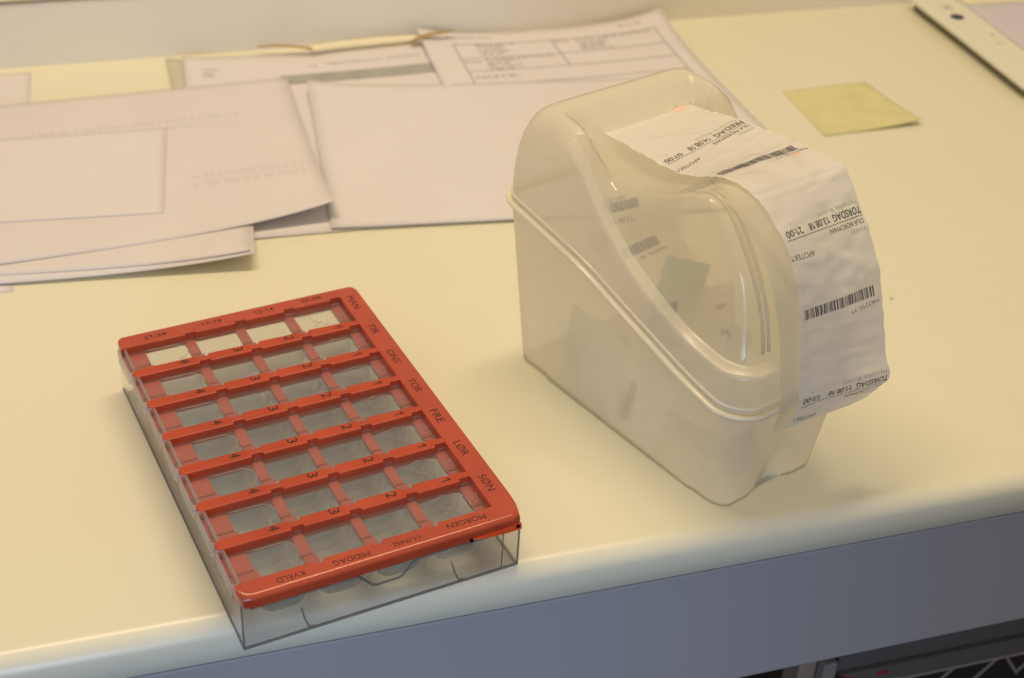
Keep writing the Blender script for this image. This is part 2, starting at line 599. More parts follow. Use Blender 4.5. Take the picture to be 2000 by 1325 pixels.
# left pile
sheet('paper_sheet', 'white sheet under the left pile, right corner lifted off the counter', 'paper',
      (-190, 985), (118, 962), (89.7, 738.4), (-208, 766), (0, 0, 10.2, 0), 1.5, group=G, wav=0.2, curl=5)
sheet('paper_sheet', 'second white sheet just over the lifted corner sheet in the left pile', 'paper',
      (-190, 990), (116, 968), (88, 742), (-208, 781), (0, 0, 10.0, 0), 1.85, mat='paper_thin', group=G, wav=0.2, curl=5)
big, bp_ = sheet('paper_sheet', 'large sheet with faint show-through print, its right corner raised over the blank sheet', 'paper',
                 (-150, 990), (154.5, 1003.8), (148, 785), (-150, 766), (0, 0, 12.6, 0), 3.1, mat='paper_thin', group=G, wav=0.2, curl=5.5)
rows = []
for k in range(3): rows.append((0.32, 0.86 - 0.1 * k, 0.26 + 0.045 * k, 0.030))
for k in range(2): rows.append((0.72, 0.97, 0.66 + 0.05 * k, 0.03))
scribble('show_through_print', bp_, rows, 'ink_faint', big, 0.1, 9)
sheet('paper_sheet', 'topmost small white sheet at the left edge of the pile', 'paper',
      (-140, 940), (58.2, 934.5), (44, 812.6), (-150, 831), (0, 0, 0.4, 0), 3.5, group=G, wav=0.2)

# yellow sticky note
note, npos = sheet('sticky_note', 'yellow sticky note alone on the counter right of the pouch box', 'note',
                   (525, 912.5), (600, 917), (603, 836.5), (520.5, 834), (0, 0, 4.5, 0.5), 0.3, mat='sticky', curl=2.2, thick=0.25)

# desk pad with graph paper at top right
pad = empty('desk_pad', (0.706, 0.86, 0))
bm = bmesh.new()
bm_prism(bm, [(0.0, 0.0), (0.42, -0.02), (0.43, 0.195), (0.0105, 0.195), (0.006, 0.10)], 0.0085, 0.0122)
bevel_mod(from_bm('pad_board', bm, 'pad', pad), 0.001, 2)
bm = bmesh.new()
bm_prism(bm, [(0.006, 0.006), (0.418, -0.014), (0.426, 0.190), (0.0155, 0.190), (0.012, 0.10)], 0.0008, 0.0080)
from_bm('pad_gap_fill', bm, 'pad_gap_shade', pad)  # dark fill, its colour stands in for the shadow under the board
bm = bmesh.new()
bmesh.ops.create_cone(bm, cap_ends=True, segments=28, radius1=0.0058, radius2=0.0058, depth=0.0004, matrix=Matrix.Translation((0.0267, 0.1405, 0.0125)))
from_bm('punch_hole', bm, 'blueblack', pad)
bm = bmesh.new()
for (px_, py_, w_, h_) in ((0.0330, 0.098, 0.004, 0.0012), (0.0275, 0.082, 0.005, 0.0008), (0.0330, 0.080, 0.0015, 0.001)):
    bm_box(bm, px_, px_ + w_, py_, py_ + h_, 0.0123, 0.01245)
from_bm('pen_marks', bm, 'ink', pad)
put_text('written_letters', 'SK', lambda x, y: (0.0345 - 0.010 * x, 0.1665 - 0.009 * y, 0.01245), 'ink_grey', pad)
tag(pad, 'off-white desk pad with a dark round hole, top right corner of the counter', 'pad')
gs, _ = sheet('graph_paper', 'squared graph paper sheet lying on the desk pad at the top right', 'paper',
              (757.5, 1050), (1000, 1050), (1000, 850), (743, 850), (0, 0, 0, 0), 12.9, mat='graph_paper')
ys, _ = sheet('sticky_note', 'pale yellow note on the graph paper at the very top right', 'note',
              (752, 1052), (830, 1052), (828, 1019.5), (757, 1022), (0, 0, 0, 0), 13.5, mat='card')

# ------------------------------------------------------------------ pill organizer
DW, DL = 131.3, 204.0
dose = empty('pill_organizer', (0.0851714, 0.5449414, 0.0006), 0.16819)
tag(dose, 'red and clear weekly pill organizer with sliding lids overhanging the counter edge', 'pill organizer')
CXY = (DW / 2, DL / 2)


def dl(x, y, z=0.0):
    return ((x - CXY[0]) * MM, (y - CXY[1]) * MM, z * MM)


def dpts(pts): return [((x - CXY[0]) * MM, (y - CXY[1]) * MM) for x, y in pts]


ribs = [(33.6, 39.4), (60.9, 66.2), (88.0, 93.4)]
wb = [197.0, 169.2, 141.6, 114.2, 86.7, 59.3, 32.0]       # back edge of each row opening at the right
wf = [172.4, 145.2, 117.8, 90.5, 63.2, 35.9, 8.4]         # front edge
ZT, ZB = 32.0, 25.8
# red surround: back, right and front borders in one piece
outer = [(0.3, 192.9), (0.3, 199.5), (1.0, 202.0), (3.0, 203.6), (128.0, 205.2), (130.3, 204.3), (131.3, 202.0), (131.3, 4.2), (129.9, -0.6), (125.5, -2.3),
         (5.6, -3.4), (1.4, -1.9), (-0.2, 2.4), (-0.2, 5.6)]
inner = [(-0.2, 5.4), (3, 6.9), (35.5, 6.9)]
inner = [(1.6, 6.6), (11, 6.9), (34.6, 6.9), (35.2, 5.4), (38.6, 5.4), (39.6, 7.3), (61.8, 7.3), (62.6, 5.9), (65.6, 5.9), (66.6, 7.9), (88.8, 7.9), (89.6, 6.6), (92.4, 6.6), (93.4, 8.4), (120.0, 8.4),
         (120.3, 197.2), (114.6, 197.2), (114.2, 195.4), (93.6, 195.4), (93.3, 196.6), (88.2, 196.6), (87.8, 194.2), (66.4, 194.2), (66.0, 195.7), (60.9, 195.7), (60.5, 193.4),
         (39.4, 193.4), (39.0, 194.8), (34.0, 194.8), (33.6, 193.0)]
bm = bmesh.new()
pts = dpts(outer + inner)
lo, hi = bm_prism(bm, pts, ZB * MM, ZT * MM)
no = len(outer)
ed = []
for i in range(no - 1):
    e = bm.edges.get((hi[i], hi[i + 1]))
    if e: ed.append(e)
front = [e for e in ed if max(v.co.y for v in e.verts) < (4.3 - CXY[1]) * MM]
rest = [e for e in ed if e not in front]
bmesh.ops.bevel(bm, geom=front, offset=0.0029, segments=8, profile=0.5, affect='EDGES')
rest = [e for e in rest if e.is_valid]
bmesh.ops.bevel(bm, geom=rest, offset=0.0009, segments=3, profile=0.5, affect='EDGES')
frame = from_bm('lid_frame', bm, 'red_plastic', dose, True)
frame.data.set_sharp_from_angle(angle=math.radians(38))
bevel_mod(frame, 0.0003, 2, 50)
md = frame.modifiers.new('normals', 'WEIGHTED_NORMAL'); md.keep_sharp = True; md.weight = 100
# latch recess at the right end of the front edge
bm = bmesh.new()
n = 24
T, B = [], []
for i in range(n + 1):
    x = 104.5 + 25.0 * i / n
    w = math.sin(math.pi * min(1, max(0, i / n)) * 0.62 + 0.0) ** 0.8 if i else 0.0
    yy = -3.05 + (x - 104.5) * 0.012
    zt, zb = 27.2 + 0.6 * i / n, 27.2 - 2.2 * w
    T.append(bm.verts.new(dl(x, yy + 0.4, zt))); B.append(bm.verts.new(dl(x, yy - 0.35 * w, zb)))
for i in range(n):
    bm.faces.new((T[i], T[i + 1], B[i + 1], B[i]))
lat = from_bm('latch', bm, 'red_bright', frame)
md = lat.modifiers.new('solid', 'SOLIDIFY'); md.thickness = 0.0008; md.offset = 0
for (x, z) in ((104.6, 26.9), (127.6, 27.0)):
    bm = bmesh.new()
    bmesh.ops.create_cone(bm, cap_ends=True, segments=14, radius1=0.0009, radius2=0.0009, depth=0.0010,
                          matrix=Matrix.Translation(dl(x, -3.3 + (x - 104.8) * 0.012, z)) @ Matrix.Rotation(math.pi / 2, 4, 'X'))
    from_bm('pin_hole', bm, 'hole', frame)

# divider bars with slot numbers
nums = []


def bar_poly(f, bk):
    p = [(2.2, f), (33.8, f), (34.1, f + 2.0), (39.1, f + 2.0), (39.4, f + 0.1), (61.0, f + 0.1), (61.3, f + 2.0), (66.0, f + 2.0), (66.3, f + 0.2), (88.2, f + 0.2), (88.5, f + 2.2), (93.2, f + 2.2), (93.5, f + 0.4),
         (114.6, f + 0.4), (115.0, f + 2.4), (120.9, f + 2.4), (120.9, bk - 1.4), (114, bk - 0.6), (93.5, bk), (92.9, bk - 1.9), (88.4, bk - 1.9), (87.4, bk - 0.4), (66.4, bk - 0.2), (65.8, bk - 2.0), (61.4, bk - 2.0),
         (60.4, bk - 0.6), (39.6, bk - 0.5), (39.0, bk - 2.2), (34.4, bk - 2.2), (33.4, bk - 0.8), (3.4, bk - 0.9), (1.2, bk - 1.6), (0.2, bk - 3.2), (0.4, f + 1.2)]
    return p


bar_me = None
for k in range(6):
    f = 166.4 - 27.35 * k
    if bar_me is None:
        bm = bmesh.new()
        bm_prism(bm, dpts(bar_poly(166.4, 173.6)), 24.9 * MM, 31.8 * MM)
        bmesh.ops.recalc_face_normals(bm, faces=bm.faces)
        bar_me = bpy.data.meshes.new('divider_bar')
        bm.to_mesh(bar_me); bm.free()
    o = link('divider_bar', bar_me, 'red_bar', dose)
    o.location = (0, -27.35 * k * MM, 0)
    bevel_mod(o, 0.00045, 2, 50)
    for c, xr in (('4', 28.6), ('3', 56.6), ('2', 84.0), ('1', 110.8)):
        w, h = (3.5, 4.9) if c != '1' else (2.0, 4.8)
        yc = 166.4 + 4.1
        put_text('slot_number', c, lambda x, y: dl(xr - 4.4 + h * y, yc + w / 2 - w * x, 31.86), 'ink_black', o, 0.0)
# numbers of the front row stand on the front border in words; border lettering
for k, s in enumerate(('MAN', 'TIR', 'ONS', 'TOR', 'FRE', 'L\u00d8R', 'S\u00d8N')):
    L = {'MAN': 12.6, 'TIR': 9.6, 'ONS': 11.8, 'TOR': 11.6, 'FRE': 10.8, 'L\u00d8R': 11.2, 'S\u00d8N': 11.8}[s]
    yc = 189.0 - 27.35 * k - (0.6 if k else 0)
    put_text('day_name', s, lambda x, y: dl(123.3 + 3.9 * y, yc + L / 2 - L * x, 32.06), 'ink_black', frame, -0.004)
for s, x0, x1, y0 in (('07-09', 99.4, 110.6, 198.9), ('12-14', 72.4, 83.4, 198.0), ('17-19', 43.8, 54.8, 197.6), ('21-24', 13.6, 25.0, 196.9)):
    put_text('time_range', s, lambda x, y: dl(x0 + (x1 - x0) * x, y0 + 3.0 * y, 32.06), 'ink_black', frame, 0.006)
for s, x0, x1, y0 in (('MORGEN', 96.0, 114.6, 5.6), ('LUNSJ', 70.2, 82.6, 4.6), ('MIDDAG', 42.2, 58.8, 3.8), ('KVELD', 17.0, 29.6, 3.5)):
    put_text('meal_name', s, lambda x, y: dl(x1 - (x1 - x0) * x, y0 - 3.1 * y, 32.06), 'ink_black', frame, 0.0)

# ribs between the compartments (35), two-level like the moulding
rib_spec = [(0.8, 12.4), (33.4, 38.6), (60.8, 65.8), (87.8, 93.0), (114.6, 120.2)]
rib_me = {}
for r in range(7):
    for c, (a, bb) in enumerate(rib_spec):
        if c not in rib_me:
            bm = bmesh.new()
            y0, y1 = 170.0, 198.0
            ym = 181.5
            sh = 1.3 if c < 4 else 0.6
            bm_box(bm, (a - CXY[0]) * MM, (bb - CXY[0]) * MM, (ym - CXY[1]) * MM, (y1 - CXY[1]) * MM, 26.0 * MM, 28.5 * MM)
            bm_box(bm, (a + 0.4 - CXY[0]) * MM, (bb + sh - CXY[0]) * MM, (y0 - CXY[1]) * MM, (ym - 0.02 - CXY[1]) * MM, 26.0 * MM, 27.7 * MM)
            bm_box(bm, (a + 0.3 - CXY[0]) * MM, (bb + sh + 0.7 - CXY[0]) * MM, (y0 + 1 - CXY[1]) * MM, (y0 + 6.0 - CXY[1]) * MM, 25.9 * MM, 27.2 * MM)
            bmesh.ops.recalc_face_normals(bm, faces=bm.faces)
            me = bpy.data.meshes.new('cell_rib')
            bm.to_mesh(me); bm.free()
            rib_me[c] = me
        o = link('cell_rib', rib_me[c], 'red_rib', dose)
        o.location = (0, -27.35 * r * MM, -1.5 * MM)
        bevel_mod(o, 0.00025, 1, 50)

# cups hanging under the openings (rows 2 to 7; the first row is empty)


def rrect(cx, cy, hw, hl, r, seg=4):
    p = []
    for (sx_, sy_, a0) in ((1, 1, 0), (-1, 1, 90), (-1, -1, 180), (1, -1, 270)):
        for k in range(seg + 1):
            a = math.radians(a0 + 90 * k / seg)
            p.append((cx + sx_ * (hw - r) + r * math.cos(a), cy + sy_ * (hl - r) + r * math.sin(a)))
    return p


cup_me = {}
cols = [(12.2, 34.0), (39.0, 61.2), (66.0, 88.4), (93.0, 115.0)]
for r in range(1, 7):
    for c, (a, bb) in enumerate(cols):
        if c not in cup_me:
            bm = bmesh.new()
            cx, cy = (a + bb) / 2, 184.6
            hw = (bb - a) / 2 + 1.2
            levels = [(25.8, hw, 12.6, 4.0), (25.0, hw - 0.6, 12.0, 3.8), (16, hw - 1.6, 10.8, 4.2), (9.5, hw - 2.6, 9.6, 4.5), (7.2, hw - 3.8, 8.4, 4.2), (6.4, hw - 6.0, 6.2, 3.0)]
            rings = []
            for z, w_, l_, rad in levels:
                rings.append([bm.verts.new(dl(x, y, z)) for x, y in rrect(cx, cy, w_, l_, rad)])
            for A, B_ in zip(rings, rings[1:]):
                for i in range(len(A)):
                    j = (i + 1) % len(A)
                    bm.faces.new((A[i], A[j], B_[j], B_[i]))
            bm.faces.new(rings[-1])
            bmesh.ops.recalc_face_normals(bm, faces=bm.faces)
            me = bpy.data.meshes.new('cup')
            bm.to_mesh(me); bm.free()
            cup_me[c] = me
        o = link('cup', cup_me[c], 'cup_glass', dose, True)
        md = o.modifiers.new('solid', 'SOLIDIFY'); md.thickness = 0.0008; md.offset = 1
        o.location = (0, -27.35 * r * MM, -1.4 * MM)

# clear outer case
bm = bmesh.new()
x0, x1, y0, y1, t = 0.6, 130.6, 0.2, 203.2, 1.2


def dbox(bm, a, b_, c, d, e, f): bm_box(bm, (a - CXY[0]) * MM, (b_ - CXY[0]) * MM, (c - CXY[1]) * MM, (d - CXY[1]) * MM, e * MM, f * MM)


dbox(bm, x0 + t, x1 - t, y0 + t, y1 - t, 0.0, 1.1)
dbox(bm, x0, x1, y0, y0 + t, 0.0, 25.6)
dbox(bm, x0, x1, y1 - t, y1, 0.0, 25.6)
dbox(bm, x0, x0 + t, y0 + t + 0.01, y1 - t - 0.01, 0.0, 25.0)
dbox(bm, x1 - t, x1, y0 + t + 0.01, y1 - t - 0.01, 0.0, 25.6)
case = from_bm('case', bm, 'case_glass', dose)
for (a, b_, c, d, e, f) in ((x0 - 0.1, x1 + 0.1, y0 - 0.15, y0 + 0.9, -0.1, 0.9), (x0 - 0.12, x0 + 0.9, y0 + 0.95, y1, -0.1, 0.8), (x1 - 0.8, x1 + 0.12, y0 + 0.95, y1, -0.1, 0.8),
                            (x0 - 0.15, x0 + 0.6, y0 - 0.2, y0 + 0.6, 0.95, 25.5), (x1 - 0.6, x1 + 0.15, y0 - 0.2, y0 + 0.6, 0.95, 25.5), (x1 - 8.6, x1 - 8.1, y0 - 0.12, y0 + 0.3, 0.95, 25.5)):
    bm = bmesh.new()
    dbox(bm, a, b_, c, d, e, f)
    from_bm('case_edge', bm, 'clear_edge', case)  # added strips, dark tint imitates internal reflection at the clear edges
# lip line with the thumb dip on the inner wall, and the two small feet ribs
pts = []
for i in range(91):
    x = 5 + 120 * i / 90
    z = 20.4
    d = abs(x - 67.0)
    if d < 15: z -= 8.2 * (0.5 + 0.5 * math.cos(math.pi * max(0, (d - 5)) / 10)) if d > 5 else 8.2
    pts.append(dl(x, 2.4, z))
bm = bmesh.new(); bm_tube(bm, pts, 0.00055, 6)
from_bm('inner_lip', bm, 'clear_edge', case)
for x in (30, 101):
    bm = bmesh.new()
    bm_tube(bm, [dl(x - 1.6, 5.5, 9.0), dl(x - 1.2, 3.0, 4.5), dl(x, 1.2, 1.2), dl(x + 2.4, 1.1, 1.0)], 0.00045, 6)
    from_bm('foot_rib', bm, 'clear_edge', case)

# sliding lids
lid_me = tab_me = em_me = None
for r in range(7):
    if lid_me is None:
        bm = bmesh.new()
        dbox(bm, 1.0, 120.2, 171.6, 196.6, 29.0, 30.2)
        dbox(bm, 1.2, 120.0, 194.9, 196.4, 30.22, 30.7)
        dbox(bm, 12.0, 33.0, 190.8, 191.4, 30.22, 30.5)
        bmesh.ops.recalc_face_normals(bm, faces=bm.faces)
        lid_me = bpy.data.meshes.new('sliding_lid'); bm.to_mesh(lid_me); bm.free()
        bm = bmesh.new()
        out_, in_ = rrect(0.9, 183.2, 2.1, 11.9, 1.9, 5), rrect(0.9, 183.2, 1.15, 10.9, 1.0, 5)
        R4 = [[bm.verts.new(dl(x, y, z)) for x, y in P] for P, z in ((out_, 25.6), (out_, 32.8), (in_, 32.8), (in_, 25.6))]
        for q in range(4):
            A, B_ = R4[q], R4[(q + 1) % 4]
            for i in range(len(A)):
                j = (i + 1) % len(A)
                bm.faces.new((A[i], A[j], B_[j], B_[i]))
        bmesh.ops.recalc_face_normals(bm, faces=bm.faces)
        tab_me = bpy.data.meshes.new('pull_tab'); bm.to_mesh(tab_me); bm.free()
        bm = bmesh.new()
        p1 = [dl(14 + 12 * k / 6, 191.0, 30.3) for k in range(7)] + [dl(26 + 6.5 * math.sin(math.radians(a)), 184.6 + 6.4 * math.cos(math.radians(a)), 30.3) for a in range(10, 181, 10)]
        bm_tube(bm, p1, 0.00020, 5)
        p2 = [dl(95, 190.2, 30.3), dl(104, 190.8, 30.3)] + [dl(108 + 5.5 * math.sin(math.radians(a)), 185.4 + 5.4 * math.cos(math.radians(a)), 30.3) for a in range(0, 91, 10)] + [dl(113.6, 176, 30.3)]
        bm_tube(bm, p2, 0.00018, 5)
        p3 = [dl(104 - 4.0 * math.sin(math.radians(a)), 187 + 4.6 * math.cos(math.radians(a)), 30.3) for a in range(-10, 171, 10)]
        bm_tube(bm, p3, 0.00016, 5)
        for (x, y, w_, l_) in ((117.0, 183.6, 1.2, 1.8), (118.4, 186.4, 0.6, 0.9), (103.5, 182.0, 1.0, 0.4), (106.0, 179.0, 1.2, 0.35), (100.8, 179.6, 0.7, 0.3)):
            bm_tube(bm, [dl(x + w_ * math.cos(k), y + l_ * math.sin(k), 30.3) for k in [2 * math.pi * i / 10 for i in range(10)]], 0.00016, 5, True)
        bmesh.ops.recalc_face_normals(bm, faces=bm.faces)
        em_me = bpy.data.meshes.new('embossed_outline'); bm.to_mesh(em_me); bm.free()
    L = link('sliding_lid', lid_me, 'clear_lid', dose)
    L.location = (random.uniform(-0.3, 0.3) * MM, -27.35 * r * MM, -1.5 * MM)
    bevel_mod(L, 0.0002, 1, 50)
    link('pull_tab', tab_me, 'clear_tab', L, True)
    link('embossed_outline', em_me, 'clear_tab', L, True)['kind'] = 'stuff'

# ------------------------------------------------------------------ pouch dispenser box
BOX_O = (0.2165, 0.6165, 0.0)
BOX_R = math.atan2(0.35207504, 0.93597178)
box = empty('pouch_dispenser_box', (BOX_O[0], BOX_O[1], 0.0004), BOX_R)
tag(box, 'frosted translucent plastic dispenser box with domed lid holding medicine pouches', 'dispenser box')


def bl(u, v, z): return (u * MM, -v * MM, z * MM)


def lerp_table(T, x):
    if x <= T[0][0]: return T[0][1]
    for (a, p), (b_, q) in zip(T, T[1:]):
        if x <= b_:
            t = (x - a) / (b_ - a)
            return p + (q - p) * t
    return T[-1][1]


def smooth_table(T):
    """resample a table with a Catmull-Rom so profiles have no kinks"""
    out = []
    for i in range(len(T) - 1):
        p0, p1, p2, p3 = T[max(i - 1, 0)], T[i], T[i + 1], T[min(i + 2, len(T) - 1)]
        for k in range(8):
            t = k / 8
            out.append(tuple(.5 * ((2 * p1[d]) + (-p0[d] + p2[d]) * t + (2 * p0[d] - 5 * p1[d] + 4 * p2[d] - p3[d]) * t * t + (-p0[d] + 3 * p1[d] - 3 * p2[d] + p3[d]) * t ** 3) for d in (0, 1)))
    out.append(T[-1])
    return out


RIM = smooth_table([(-12, 100.5), (-4, 99.5), (24, 95), (57, 89), (81, 82), (105, 75), (131, 67.6), (152, 63.2), (161, 62.2), (170, 61.8), (180, 61.6)])
SH = smooth_table([(20, 153), (32, 152), (38, 149), (45, 140), (54, 130), (68, 116.5), (89, 102), (123, 87.5), (147, 83.5), (161, 83), (180, 83)])
TOP = smooth_table([(-10, 153.5), (11, 153.5), (16, 151.5), (21, 142.5), (28, 138.6), (41, 133), (55, 131.5), (66, 132.3), (80, 136.0), (93, 141), (108, 149), (118, 151), (126, 148), (133, 142), (142, 131), (150, 119), (157, 104), (161, 88), (166, 76)])
WBK, LEN = 104.0, 160.0


def taper(v): return 1.0 - 0.345 * max(-0.05, min(1.1, v / LEN))


NSIDE, NCOR = 26, 8


def ring_uv(d, r, rb=None):
    """outline of the box offset inward by d (mm); same point count for every ring"""
    u0_, u1_, v0_, v1_ = d, WBK - d, d, LEN - d
    if u1_ - u0_ < 1: u0_ = u1_ = WBK / 2; u0_ -= .5; u1_ += .5
    lim = min((u1_ - u0_) / 2 - 0.1, (v1_ - v0_) / 2 - 0.1)
    r = max(0.4, min(r, lim))
    rb = max(0.4, min(r * 0.62 if rb is None else rb, lim))
    P = []
    for i in range(NSIDE): P.append((u0_, v0_ + rb + (v1_ - v0_ - r - rb) * i / NSIDE))
    for k in range(NCOR):
        a = math.pi / 2 * k / NCOR
        P.append((u0_ + r - r * math.cos(a), v1_ - r + r * math.sin(a)))
    for i in range(14): P.append((u0_ + r + (u1_ - u0_ - 2 * r) * i / 14, v1_))
    for k in range(NCOR):
        a = math.pi / 2 * k / NCOR
        P.append((u1_ - r + r * math.sin(a), v1_ - r + r * math.cos(a)))
    for i in range(NSIDE): P.append((u1_, v1_ - r - (v1_ - v0_ - r - rb) * i / NSIDE))
    for k in range(NCOR):
        a = math.pi / 2 * k / NCOR
        P.append((u1_ - rb + rb * math.cos(a), v0_ + rb - rb * math.sin(a)))
    for i in range(14): P.append((u1_ - rb - (u1_ - u0_ - 2 * rb) * i / 14, v0_))
    for k in range(NCOR):
        a = math.pi / 2 * k / NCOR
        P.append((u0_ + rb - rb * math.sin(a), v0_ + rb - rb * math.cos(a)))
    return P


def tp(u, v):
    # taper towards the front, left side straight
    return (u * taper(v) if u > 0 else u, v)


DTOP = -8.6      # the tub flares outwards by 6 mm up to the rim


def rim_pt(i): return RIMP[i]


RIMP = [(tp(u, v)[0], v, lerp_table(RIM, v)) for u, v in ring_uv(DTOP, 17)]
NP = len(RIMP)
# tub: rings from the floor to the rim
bm = bmesh.new()
rings = []
base = ring_uv(0.0, 13)
K = 14
for k in range(K + 1):
    t = k / K
    ring = []
    for i in range(NP):
        ub, vb = tp(*base[i])
        ut, vt, zt = RIMP[i]
        z = zt * t
        u, v = ub + (ut - ub) * t, vb + (vt - vb) * t
        # proud side panel between the foot steps
        if 0 <= i < NSIDE or False:
            st = max(0, min(1, (v - 26) / 3)) * max(0, min(1, (140 - v) / 3))
            u -= 0.9 * st * max(0, 1 - t * 1.3)
        # hand recess in the middle of the front wall
        if v > 140:
            w = max(0, 1 - abs(u - 35) / 17)
            v -= 6.0 * (3 * w * w - 2 * w ** 3) * max(0, 1 - t * 1.6)
        ring.append(bm.verts.new(bl(u, v, z)))
    rings.append(ring)
# rounded foot edge and floor
foot = ring_uv(3.0, 10)
fl = [bm.verts.new(bl(*tp(*foot[i]), 0.35)) for i in range(NP)]
for i in range(NP):
    j = (i + 1) % NP
    bm.faces.new((fl[i], fl[j], rings[0][j], rings[0][i]))
bm.faces.new(fl)
for A, B_ in zip(rings, rings[1:]):
    for i in range(NP):
        j = (i + 1) % NP
        bm.faces.new((A[i], A[j], B_[j], B_[i]))
tub = from_bm('tub', bm, 'frosted', box, True)
# bead rims: tub edge and lid edge just above
bm = bmesh.new()
prof_f = [(-0.6, -1.5), (2.0, -1.5), (2.8, -1.0), (3.1, -0.2), (2.9, 0.5), (2.3, 0.95), (1.2, 1.1), (-0.6, 1.1)]
outl = [[(tp(u, v)[0], v, lerp_table(RIM, v)) for u, v in ring_uv(DTOP - o, 17 + o, 10.5 + o)] for o, dz in prof_f]
RR = [[bm.verts.new(bl(p[0], p[1], p[2] + dz)) for p in outl[k]] for k, (o, dz) in enumerate(prof_f)]
for k in range(len(RR)):
    A, B_ = RR[k], RR[(k + 1) % len(RR)]
    for i in range(NP):
        j = (i + 1) % NP
        bm.faces.new((A[i], A[j], B_[j], B_[i]))
from_bm('rim_bead', bm, 'bead', tub, True)
bm = bmesh.new()
lidrim = [(tp(u, v)[0], v, lerp_table(RIM, v) + 3.6) for u, v in ring_uv(DTOP + 0.3, 17)]
bm_tube(bm, [bl(*p) for p in lidrim], 0.0011, 8, True)

# lid shell
DOME = 17.5


def capz(d):
    x = max(0.0, min(1.0, (DOME - (d - DTOP)) / DOME))
    return 153.5 - 32.0 * (1 - math.sqrt(max(0, 1 - x * x)))


def ss(a, b_, x):
    t = max(0, min(1, (x - a) / (b_ - a)))
    return t * t * (3 - 2 * t)


spec = [(DTOP, 0), (DTOP + 0.1, 0.33), (DTOP + 0.25, 0.66), (DTOP + 0.5, 0.9), (DTOP + 0.9, 1.0),
        (DTOP + 1.7, 'sh', 0.6), (DTOP + 5.5, 'sh', 0.9), (DTOP + 7.0, 'sh', 1.6),
        (DTOP + 8.4, 'b', 0.12), (DTOP + 10.5, 'b', 0.36), (DTOP + 12.6, 'b', 0.62), (DTOP + 14.5, 'b', 0.84), (DTOP + 16.5, 'b', 0.955), (DTOP + 18.5, 't', 0.0),
        (DTOP + 21, 't', 0), (DTOP + 25, 't', 0), (DTOP + 30, 't', 0), (DTOP + 37, 't', 0), (DTOP + 45, 't', 0), (DTOP + 54, 't', 0), (WBK / 2 - 0.6, 't', 0)]
bm = bmesh.new()
LR = []
info = []
for sp_ in spec:
    d = sp_[0]
    rad = 17 - 0.35 * (d - DTOP)
    ring = []
    for (u, v) in ring_uv(d, rad):
        uu, vv = tp(u, v)
        zr, zs, zt = lerp_table(RIM, v), lerp_table(SH, v), lerp_table(TOP, v)
        zc = min(zt if v > 20 else 150, 150)
        cap = capz(d)
        # front form
        if isinstance(sp_[1], (int, float)):
            zf = zr + (zs - zr) * sp_[1]
            zc_ = zr + (capz(DTOP) - zr) * sp_[1] if sp_[1] < 1 else capz(d)
        elif sp_[1] == 'sh':
            zf = zs + sp_[2]; zc_ = cap
        elif sp_[1] == 'b':
            base_z = zs + 1.6
            zf = base_z + (max(zt, base_z + 0.2) - base_z) * sp_[2]; zc_ = cap
        else:
            zf = zt; zc_ = cap
        w = ss(20, 38, v)
        if sp_[1] == 't':
            w = ss(13, 24, v)
        elif sp_[1] == 'b':
            w = ss(14, 34, v)
        z = zc_ * (1 - w) + zf * w
        ring.append((bm.verts.new(bl(uu, vv, z)), v, z))
    LR.append(ring)
clear_faces = []
for k in range(len(LR) - 1):
    A, B_ = LR[k], LR[k + 1]
    for i in range(NP):
        j = (i + 1) % NP
        try:
            f = bm.faces.new((A[i][0], A[j][0], B_[j][0], B_[i][0]))
        except ValueError:
            continue
        if k >= 7 and min(A[i][1], A[j][1]) > 31:
            clear_faces.append(f)
        elif k >= 13 and min(A[i][1], A[j][1]) > 22:
            clear_faces.append(f)
f = bm.faces.new([p[0] for p in LR[-1]])
sm = [p[0] for k, ring in enumerate(LR) if k >= 4 for p in ring if p[1] < 46]
for _ in range(5):
    bmesh.ops.smooth_vert(bm, verts=sm, factor=0.5, use_axis_x=True, use_axis_y=True, use_axis_z=True)
bmesh.ops.recalc_face_normals(bm, faces=bm.faces)
for f in bm.faces: f.material_index = 0
for f in clear_faces: f.material_index = 1
# split into the frosted lid and its clear window
bm2 = bm.copy()
bmesh.ops.delete(bm, geom=[f for f in bm.faces if f.material_index == 1], context='FACES')
bmesh.ops.delete(bm2, geom=[f for f in bm2.faces if f.material_index == 0], context='FACES')
for b2 in (bm, bm2):
    for f in b2.faces: f.material_index = 0
lid = from_bm('lid', bm, 'frosted', box, True)
win = from_bm('window_panel', bm2, 'frosted_window', lid, True)
bm = bmesh.new()
bm_tube(bm, [bl(*p) for p in lidrim], 0.0011, 8, True)
from_bm('lid_bead', bm, 'bead', lid, True)
# two moulded guide ribs down the front of the window
for uu, vv0, off in ((15.0, 104, 0.5), (20.5, 112, 0.4)):
    pts = []
    for i in range(26):
        v = vv0 + (160.5 - vv0) * i / 25
        w_ = ss(vv0, vv0 + 12, v)
        pts.append(bl(uu * taper(v), v + 0.8, lerp_table(TOP, v) + off * w_))
    bm = bmesh.new()
    bm_tube(bm, pts, 0.0008, 8)
    from_bm('guide_rib', bm, 'film', lid, True)

# ------------------------------------------------------------------ pouch strip draped over the lid
Lp = [(22, 140), (27, 140.7), (53.5, 141.4), (82.5, 142.5), (108, 151.6), (122, 152.8), (135, 149), (150, 137.5), (161, 121.5), (169, 98), (172.5, 77), (174.5, 64), (172, 46)]
Rp = [(15, 139), (20, 140.5), (60, 147), (88, 150), (114.5, 152.2), (124, 152), (132, 149.6), (149, 129.6), (160.5, 112.5), (171, 83), (177, 67), (180.5, 59), (171, 37)]
UL, UR, SW, SL = 25.0, 84.0, 59.0, 238.7


